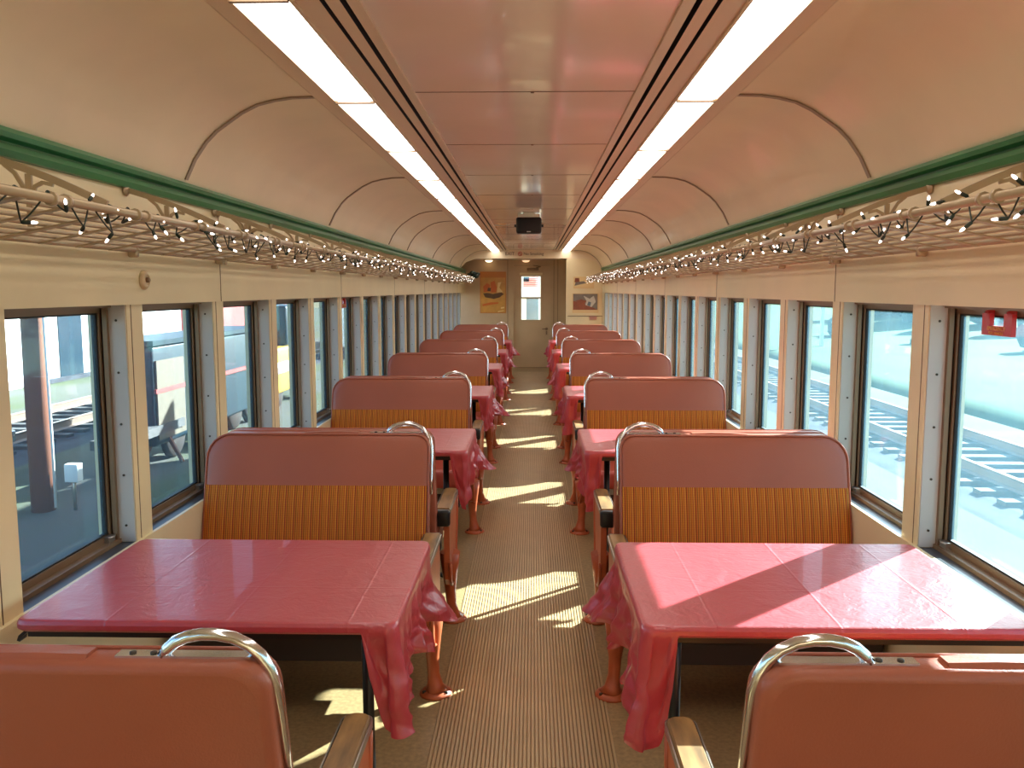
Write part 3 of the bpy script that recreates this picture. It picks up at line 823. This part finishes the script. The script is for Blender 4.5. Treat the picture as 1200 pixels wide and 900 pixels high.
# flag behind the upper pane
t = thing('flag', 'small striped flag with blue canton behind the end door glass', 'flag', (0, YQ+.075, 0))
onfloor(t); b = MB(); x0, x1, z0, z1 = -.15, .155, 1.665, 1.855
M['flagred'] = mat('flag_red', lin(205, 60, 60), .8); M['flagwhite'] = mat('flag_white', lin(235, 200, 190), .8); M['flagblue'] = mat('flag_blue', lin(46, 52, 100), .8)
for nm in ('flagred', 'flagwhite', 'flagblue'):            # thin cloth lets daylight through
    q = M[nm].node_tree; pb = q.nodes['Principled BSDF']; tl = q.nodes.new('ShaderNodeBsdfTranslucent'); tl.inputs[0].default_value = pb.inputs['Base Color'].default_value
    mxs = q.nodes.new('ShaderNodeMixShader'); mxs.inputs[0].default_value = .7; q.links.new(pb.outputs[0], mxs.inputs[1]); q.links.new(tl.outputs[0], mxs.inputs[2])
    q.links.new(mxs.outputs[0], q.nodes['Material Output'].inputs[0])
for k in range(13):
    za = z1-(z1-z0)*(k+1)/13; zb = z1-(z1-z0)*k/13; b.box(x0, x1, -.002, .0, za, zb, k % 2)
b.build('stripes', [M['flagred'], M['flagwhite']], t)
b = MB(); b.box(x0, x0+.115, -.004, -.001, z1-.10, z1); b.build('canton', M['flagblue'], t)
b = MB()
for r in range(4):
    for c in range(5): b.lathe([(.0055, -.0055), (.0055, -.004)], (x0+.012+c*.022, 0, z1-.014-r*.024), 'y', 0, 5)
b.build('star_field', M['flagwhite'], t)

# dome lamps on the low ceiling
for x, m_, lab in ((-.845, 'dome', 'small bright dome lamp under the low ceiling above the poster'), (-.10, 'dome2', 'small dim orange dome lamp above the end door')):
    t = thing('dome_lamp', lab, 'lamp', (x, YQ-.14, 2.20)); onfloor(t)
    b = MB(); b.lathe([(.085, -.016), (.085, 0)], (0, 0, 0), 'z', 0, 20); b.build('lamp_base', M['silver'], t)
    b = MB(); b.lathe([(.02, -.055), (.05, -.048), (.072, -.03), (.08, -.014)], (0, 0, 0), 'z', 0, 20); b.build('lamp_globe', M[m_], t)

# posters
def flatpoly(b, pts, y, m): 
    o = len(b.v); b.v += [(x, y, z) for x, z in pts]; b.f.append(list(range(o, o+len(pts)))); b.m.append(m); b.s.append(False)
t = thing('poster', 'tall golden poster of a boat on the end wall', 'poster', (-.77, YQ-.012, 1.54)); onfloor(t)
pm = [mat('poster_gold', lin(205, 150, 70), .3, var=.12, vscale=9), mat('poster_brown', lin(92, 62, 34), .4, var=.2, vscale=12), mat('poster_orange', lin(206, 104, 40), .4), mat('poster_cream', lin(236, 205, 140), .4), mat('poster_tan', lin(196, 120, 52), .4)]
b = MB(); b.box(-.265, .265, 0, .012, -.42, .42, 4); b.build('board', pm, t)
b = MB()
flatpoly(b, [(-.25, -.405), (.25, -.405), (.25, .405), (-.25, .405)], -.001, 0)
flatpoly(b, [(-.25, .30), (.25, .30), (.25, .405), (-.25, .405)], -.0015, 4)
flatpoly(b, [(-.20, -.02), (-.16, -.10), (.02, -.13), (.14, -.10), (.22, -.03), (.17, .0), (.0, -.03), (-.12, -.01)], -.002, 1)
flatpoly(b, [(-.19, .0), (-.20, .12), (-.12, .19), (-.06, .15), (-.08, .02)], -.0022, 2)
flatpoly(b, [(-.04, .0), (-.05, .2), (.03, .24), (.08, .1), (.06, .0)], -.0025, 2)
flatpoly(b, [(.08, .0), (.10, .20), (.17, .21), (.13, .1), (.2, .01)], -.0027, 3)
flatpoly(b, [(-.12, .03), (-.10, .10), (-.04, .09), (-.05, .02)], -.003, 1)
flatpoly(b, [(-.22, -.24), (-.05, -.20), (.12, -.20), (.10, -.23), (-.04, -.25), (-.21, -.28)], -.003, 2)
flatpoly(b, [(.16, -.30), (.23, -.29), (.23, -.32), (.16, -.33)], -.003, 3)
flatpoly(b, [(.10, -.38), (.22, -.36), (.22, -.375), (.10, -.40)], -.003, 3)
b.build('print', pm, t, fix=False)
t = thing('framed_picture', 'framed grey and brown picture on the cream partition', 'picture', (1.065, YH-.014, 1.36))
qm = [mat('picture_grey', lin(120, 108, 96), .3, var=.2, vscale=10), mat('picture_brown', lin(140, 72, 42), .4, var=.2, vscale=9), mat('picture_pale', lin(196, 190, 176), .4, var=.1), mat('picture_blue', lin(92, 110, 122), .4), mat('picture_frame', lin(225, 195, 140), .4)]
b = MB(); b.box(-.255, .255, 0, .014, -.215, .165, 4); b.build('frame', qm, t)
b = MB()
flatpoly(b, [(-.24, -.155), (.235, -.155), (.235, .155), (-.24, .155)], -.001, 0)
flatpoly(b, [(-.24, -.155), (.235, -.155), (.15, -.11), (-.05, -.02), (-.24, .02)], -.0015, 1)
flatpoly(b, [(-.20, .02), (-.02, -.04), (.02, .02), (-.08, .05)], -.002, 1)
flatpoly(b, [(.0, -.06), (.12, -.10), (.2, .0), (.16, .12), (.08, .06), (.0, .10), (-.04, .12), (.02, .02)], -.002, 2)
flatpoly(b, [(.03, -.06), (.09, -.09), (.11, -.01), (.06, .01)], -.0025, 3)
b.build('print', qm, t, fix=False)
t = thing('small_poster', 'small pale poster above the framed picture on the partition', 'poster', (1.03, YH-.010, 1.72))
b = MB(); b.box(-.20, .20, 0, .010, -.10, .125, 4); b.build('board', qm, t)
b = MB(); flatpoly(b, [(-.19, -.09), (.19, -.09), (.19, .115), (-.19, .115)], -.001, 4); flatpoly(b, [(-.18, .02), (-.17, .10), (-.09, .10), (-.08, .0)], -.0015, 1); flatpoly(b, [(-.18, -.05), (-.1, -.03), (.05, .0), (.0, .04), (-.16, .02)], -.0017, 0)
b.build('print', qm, t, fix=False)
t = thing('notice_card', 'small white notice card low on the partition', 'card', (1.22, YH-.009, 1.05))
b = MB(); b.box(-.07, .07, 0, .008, -.035, .035); b.build('card', M['flagwhite'], t)

# ------------------------------------------------------------------ outside
GZ = -1.3
def ground_mat(name, c1, c2, scale=.6):
    m = mat(name, c1, .95, spec=.1); nt = m.node_tree; bs = nt.nodes['Principled BSDF']
    tc = nt.nodes.new('ShaderNodeTexCoord'); n = nt.nodes.new('ShaderNodeTexNoise'); n.inputs['Scale'].default_value = scale; n.inputs['Detail'].default_value = 8
    mp = nt.nodes.new('ShaderNodeMapping'); mp.inputs['Scale'].default_value = (1, .35, 1)
    nt.links.new(tc.outputs['Object'], mp.inputs[0]); nt.links.new(mp.outputs[0], n.inputs['Vector'])
    cr = nt.nodes.new('ShaderNodeValToRGB'); cr.color_ramp.elements[0].position = .4; cr.color_ramp.elements[1].position = .6
    cr.color_ramp.elements[0].color = c1; cr.color_ramp.elements[1].color = c2
    nt.links.new(n.outputs['Fac'], cr.inputs[0]); nt.links.new(cr.outputs[0], bs.inputs['Base Color'])
    return m
M['yard'] = ground_mat('yard_gravel_and_grass', lin(94, 92, 86), lin(82, 88, 62))
M['lawn'] = ground_mat('green_field_grass', lin(52, 80, 42), lin(66, 92, 50), .5)
M['ballast'] = ground_mat('grey_ballast', lin(82, 82, 86), lin(64, 64, 70), 3)
M['steel'] = mat('rail_steel', lin(150, 130, 115), .4, metal=.6)
M['tie'] = mat('weathered_tie', lin(84, 80, 78), .9, var=.2, vscale=5)
M['pole'] = mat('pole_wood', lin(126, 74, 50), .85, var=.2, vscale=6, stretch=(1,1,.1))
M['white'] = mat('white_siding', lin(236, 236, 232), .6, var=.03)
M['bark'] = mat('bark', lin(70, 56, 46), .9)
M['leaf'] = mat('dark_foliage', lin(46, 66, 44), .9, var=.4, vscale=3)
M['teal'] = mat('dark_teal_paint', lin(26, 46, 56), .4, var=.1)
M['yellow'] = mat('yellow_machine_paint', lin(206, 160, 60), .45, var=.1)
M['rust'] = mat('faded_red_paint', lin(150, 60, 54), .6, var=.1)
M['greyb'] = mat('grey_beige_door_paint', lin(100, 88, 72), .6, var=.1)
M['darkwin'] = mat('dark_window', lin(40, 56, 66), .15)
b = MB(); n = 24
b.box(-90, 10.2, -40, 140, GZ-.5, GZ)
o = b.build('ground', M['yard']); struct(o, 'gravel and grass ground of the rail yard')
b = MB()
prof = [(10.2, GZ), (11.5, GZ+.10), (16, GZ+.12), (22, GZ+.15), (30, GZ+.5), (45, GZ+1.2), (90, GZ+2)]
b.sheet([(10.2, GZ-1)]+prof, -60, 160, 0, True)
o = b.build('lawn', M['lawn'], fix=False); tag(o, 'sunny green grass field rising beyond the track', 'grass', kind='stuff')
def track(name, xa, xb, y0, y1, label, step=.62):
    t = thing(name, label, 'railroad track', ((xa+xb)/2, y0, GZ))
    h = abs(xb-xa)/2
    b = MB(); b.prism([(-h-1.0, 0), (-h-.5, .06), (h+.5, .06), (h+1.0, 0)], 'y', 0, y1-y0); b.build('ballast_bed', M['ballast'], t)
    for s in (-1, 1):
        b = MB(); b.prism([(s*h-.07, .12), (s*h+.07, .12), (s*h+.012, .15), (s*h+.012, .25), (s*h+.036, .27), (s*h+.036, .29), (s*h-.036, .29), (s*h-.036, .27), (s*h-.012, .25), (s*h-.012, .15)], 'y', 0, y1-y0)
        b.build('rail', M['steel'], t)
    b = MB(); b.box(-h-.5, h+.5, -.11, .11, .02, .12); tie0 = b.build('tie', M['tie'], t); tie0.location = (0, .3, 0)
    k = 1
    while .3+k*step < y1-y0 and k < 100:
        o = tie0.copy(); C.objects.link(o); o.parent = t; o.location = (0, .3+k*step, 0); k += 1
track('railroad_track', 6.75, 8.25, 1.0, 60, 'railroad track running beside the green field')
track('railroad_track', -10.9, -9.4, 9.0, 40, 'railroad track behind the utility pole in the yard')
rnd = random.Random(3)
def tree(x, y, h, r, seed):
    t = thing('tree', 'dark hazy tree standing along the top of the green field', 'tree', (x, y, GZ+.3), 'trees beyond the green field')
    b = MB(); b.tube([(0, 0, -.5), (.05, 0, h*.3), (0, .05, h*.6)], [.28, .2, .1], 0, 8); b.build('trunk', M['bark'], t)
    b = MB(); rr = random.Random(seed)
    for q in range(16):
        a = rr.uniform(0, 6.28); hh = rr.uniform(.10, .95)*h; rad = r*(1-hh/h*.6)*rr.uniform(.3, .8); cr = r*rr.uniform(.35, .6)
        c = Vector((rad*math.cos(a), rad*math.sin(a), hh)); L = []
        for i in range(7):
            th = PI*i/6; L.append([c+Vector((math.sin(th)*math.cos(2*PI*k/9), math.sin(th)*math.sin(2*PI*k/9), math.cos(th)))*cr*(1+.35*noise.noise(Vector((q*3.1, i*1.3, k*1.7)))) for k in range(9)])
        b.loft(L, 0, False, True)
    b.build('foliage', M['leaf'], t)
for i in range(16):
    tree(rnd.uniform(29, 33), 2+i*5.2+rnd.uniform(-1, 1), rnd.uniform(4, 6), rnd.uniform(2.0, 2.8), i)
for i, (x, y, r) in enumerate(((20.5, 44, .8), (19, 52, .9), (23, 38, 1.0))):
    t = thing('shrub', ['low dark shrub in the field near the white post', 'low shrub in the field, second along towards the end wall', 'larger dark shrub on the rising field'][i], 'shrub', (x, y, GZ+.12))
    b = MB()
    for q in range(8):
        c = Vector((rnd.uniform(-1, 1)*r, rnd.uniform(-1, 1)*r, rnd.uniform(.1, .8)*r)); L = []
        for k in range(6):
            th = PI*k/5; L.append([c+Vector((math.sin(th)*math.cos(2*PI*j/8), math.sin(th)*math.sin(2*PI*j/8), math.cos(th)))*r*.6*(1+.3*noise.noise(Vector((q, k*1.3, j*1.7)))) for j in range(8)])
        b.loft(L, 0, False, True)
    b.build('foliage', M['leaf'], t)
t = thing('signal_post', 'white post with a crossarm standing in the green field', 'post', (14.5, 43, GZ))
b = MB(); b.box(-.08, .08, -.08, .08, 0, 2.6); b.build('post', M['white'], t)
b = MB(); b.box(-.75, .75, -.05, .05, 2.05, 2.2); b.build('crossarm', M['white'], t)
# rail yard side: pole, meter, trestle
t = thing('utility_pole', 'brown wooden utility pole outside the rail-yard window', 'utility pole', (-6.40, 10.85, GZ))
b = MB(); b.tube([(0, 0, -.2), (0, 0, 2.5), (-.02, 0, 8)], [.145, .138, .12], 0, 16); b.build('pole_shaft', M['pole'], t)
b = MB(); b.tube([(.19, -.04, .05), (.19, -.04, 1.0), (.175, -.04, 2.5), (.16, -.04, 5)], .018, 0, 8); b.build('conduit', M['white'], t)
t = thing('meter_box', 'white electrical box on a thin post beside the utility pole', 'electrical box', (-6.0, 10.9, GZ))
b = MB(); b.tube([(0, 0, -.1), (0, 0, .6)], .025, 0, 8); b.build('post', M['worn'], t)
b = MB(); b.rbox(-.09, .09, -.07, .07, .38, .62, .012); b.build('box', M['white'], t)
t = thing('trestle', 'rough grey timber slab lying on a wooden sawhorse in the yard', 'trestle', (-6.2, 12.3, GZ))
b = MB(); b.box(-.20, .22, -.2, 2.2, .56, .70); b.build('slab', M['tie'], t)
for yy in (.15, 1.7):
    for a, c in ((-.05, -.32), (.07, .34)):
        b = MB(); b.flatbar([(a, yy, .58), (c, yy+.05, 0)], .06, .05, (0, 1, 0)); b.build('leg', M['pole'], t)
# white building
t = thing('building', 'long white building with a dark doorway beyond the yard track', 'building', (-15.1, 20, GZ))
b = MB(); b.box(-9, 0, -8, 16.5, 0, 5.2); b.build('wall', M['white'], t)
b = MB(); b.prism([(-9.4, 5.2), (-4.5, 7.2), (.4, 5.2)], 'y', -8.4, 16.9); b.build('roof', M['greyb'], t)
b = MB(); b.box(-.05, .03, 6.9, 8.3, .05, 2.3); b.build('door', M['darkwin'], t)
b = MB(); b.box(0, .25, 5, 16, 0, .12); b.build('step', M['ballast'], t)
t = thing('building', 'faded red building beyond the parked dark rail car', 'building', (-15.5, 38, GZ))
b = MB(); b.box(-9, 0, 0, 22, 0, 5.0); b.build('wall', M['rust'], t)
b = MB(); b.prism([(-9.4, 5.0), (-4.5, 7.6), (.4, 5.0)], 'y', -.4, 22.4); b.build('roof', M['greyb'], t)
b = MB(); b.box(-.03, .03, 0, 22, 3.0, 3.25); b.build('fascia', M['white'], t)
def wheels(t, ys, h):
    for y in ys:
        for s in (-1, 1):
            b = MB(); b.lathe([(.38, -.06), (.42, -.05), (.42, .02), (.38, .06), (.1, .08)], (s*h, y, .42), 'x', 0, 20); b.build('wheel', M['basedark'], t)
# low dark rail car with a beige door panel and a red stripe
t = thing('rail_car', 'low narrow dark teal rail machine with a beige panel and a red stripe', 'rail car', (-6.5, 13.5, GZ))
b = MB(); b.rbox(-.45, .45, 0, 5.8, .35, 2.0, .06); b.build('body', M['teal'], t)
b = MB(); b.box(-.50, .50, -.08, 5.85, 2.0, 2.08); b.build('roof', M['teal'], t)
b = MB(); b.box(.45, .48, .06, 1.15, .45, 1.75); b.build('panel', M['greyb'], t)
b = MB(); b.box(.45, .49, 0, 5.8, 1.22, 1.29); b.build('stripe', M['rust'], t)
wheels(t, (1.0, 2.4, 4.0, 5.0), .3)
t = thing('rail_car', 'yellow maintenance rail machine parked past the dark teal one', 'rail car', (-6.55, 19.6, GZ))
b = MB(); b.rbox(-.5, .5, 0, 4.2, .4, 1.5, .06); b.build('body', M['yellow'], t)
b = MB(); b.rbox(-.5, .45, 1.6, 4.0, 1.5, 2.5, .06); b.build('cab', M['teal'], t)
b = MB(); b.box(.5, .53, .5, 1.4, .9, 1.15); b.build('plate', M['white'], t)
wheels(t, (.9, 3.2), .35)
t = thing('rail_car', 'white and blue rail car at the far end of the yard', 'rail car', (-7.3, 37, GZ))
b = MB(); b.rbox(-1.3, 1.3, 0, 14, .4, 2.9, .08); b.build('body', M['white'], t)
b = MB(); b.box(1.3, 1.33, 0, 14, .6, 1.6); b.build('band', M['teal'], t)
wheels(t, (1.6, 3.4, 10.6, 12.4), .72)
t = thing('truck', 'dark teal truck partly hidden behind the utility pole', 'truck', (-9.5, 11.6, GZ))
b = MB(); b.rbox(-1.0, 1.0, 0, 2.0, .45, 2.25, .1); b.build('cab', M['teal'], t)
b = MB(); b.rbox(-1.0, 1.0, -3.8, -.05, .45, 2.15, .08); b.build('bed', M['teal'], t)
b = MB(); b.box(.98, 1.012, .35, 1.4, 1.35, 2.0); b.build('window', M['darkwin'], t)
b = MB(); b.rbox(-1.02, 1.02, 1.98, 2.12, .4, .6, .03); b.build('bumper', M['chrome'], t)
wheels(t, (-3.0, 1.1), .95)
# next coach seen through the end door
M['plate'] = mat('pale_yellow_plate', lin(150, 140, 104), .6)
t = thing('next_coach', 'pale end of the next coach seen through the door glass', 'coach', (0, 19.4, 0)); onfloor(t)
b = MB(); b.box(-1.4, -.14, 0, .1, -.3, 2.6); b.box(.17, 1.4, 0, .1, -.3, 2.6); b.box(-.14, .17, 0, .1, 1.95, 2.6); b.build('wall', M['white'], t)
b = MB(); b.box(-.14, .17, .02, .08, 0, 1.42); b.build('door', M['greyb'], t)
b = MB(); b.box(-.14, .17, .03, .06, 1.42, 1.95); b.build('window', M['white'], t)
b = MB(); b.box(-.20, -.10, -.03, 0, .6, 1.42); b.build('panel', M['silver'], t)
b = MB(); b.box(-.7, .7, -1.75, 0, -.3, .02); b.build('gangway_plate', M['plate'], t)

# ------------------------------------------------------------------ light
w = bpy.data.worlds.new('sky'); bpy.context.scene.world = w; w.use_nodes = True
nt = w.node_tree; bg = nt.nodes['Background']
sk = nt.nodes.new('ShaderNodeTexSky'); sk.sky_type = 'NISHITA'; sk.sun_disc = False
sk.sun_elevation = math.radians(27); sk.sun_rotation = math.radians(48); sk.dust_density = 1.5
nt.links.new(sk.outputs[0], bg.inputs['Color']); bg.inputs['Strength'].default_value = .5
sd = Vector((-1, -.90, -.67)).normalized()
l = bpy.data.lights.new('sun', 'SUN'); l.energy = 40; l.color = (1, .97, .92); l.angle = math.radians(.6)
so = bpy.data.objects.new('sun', l); C.objects.link(so); so.rotation_mode = 'QUATERNION'; so.rotation_quaternion = sd.to_track_quat('-Z', 'Y'); so.location = (20, 12, 18)

# ------------------------------------------------------------------ camera, view
sc = bpy.context.scene
cam = bpy.data.cameras.new('camera'); co = bpy.data.objects.new('camera', cam); C.objects.link(co)
cam.sensor_width = 36; cam.lens = 30.0; cam.clip_start = .05; cam.clip_end = 400
co.location = (.0314, 0, 1.586); co.rotation_euler = (PI/2-.1095, 0, .0236)
sc.camera = co
sc.view_settings.view_transform = 'Standard'; sc.view_settings.look = 'None'; sc.view_settings.gamma = 1
sc.view_settings.use_curve_mapping = False; sc.view_settings.exposure = 0.0
sc.cycles.use_denoising = True
sc.cycles.max_bounces = 10; sc.cycles.diffuse_bounces = 6; sc.cycles.transparent_max_bounces = 24
sc.cycles.sample_clamp_indirect = 8
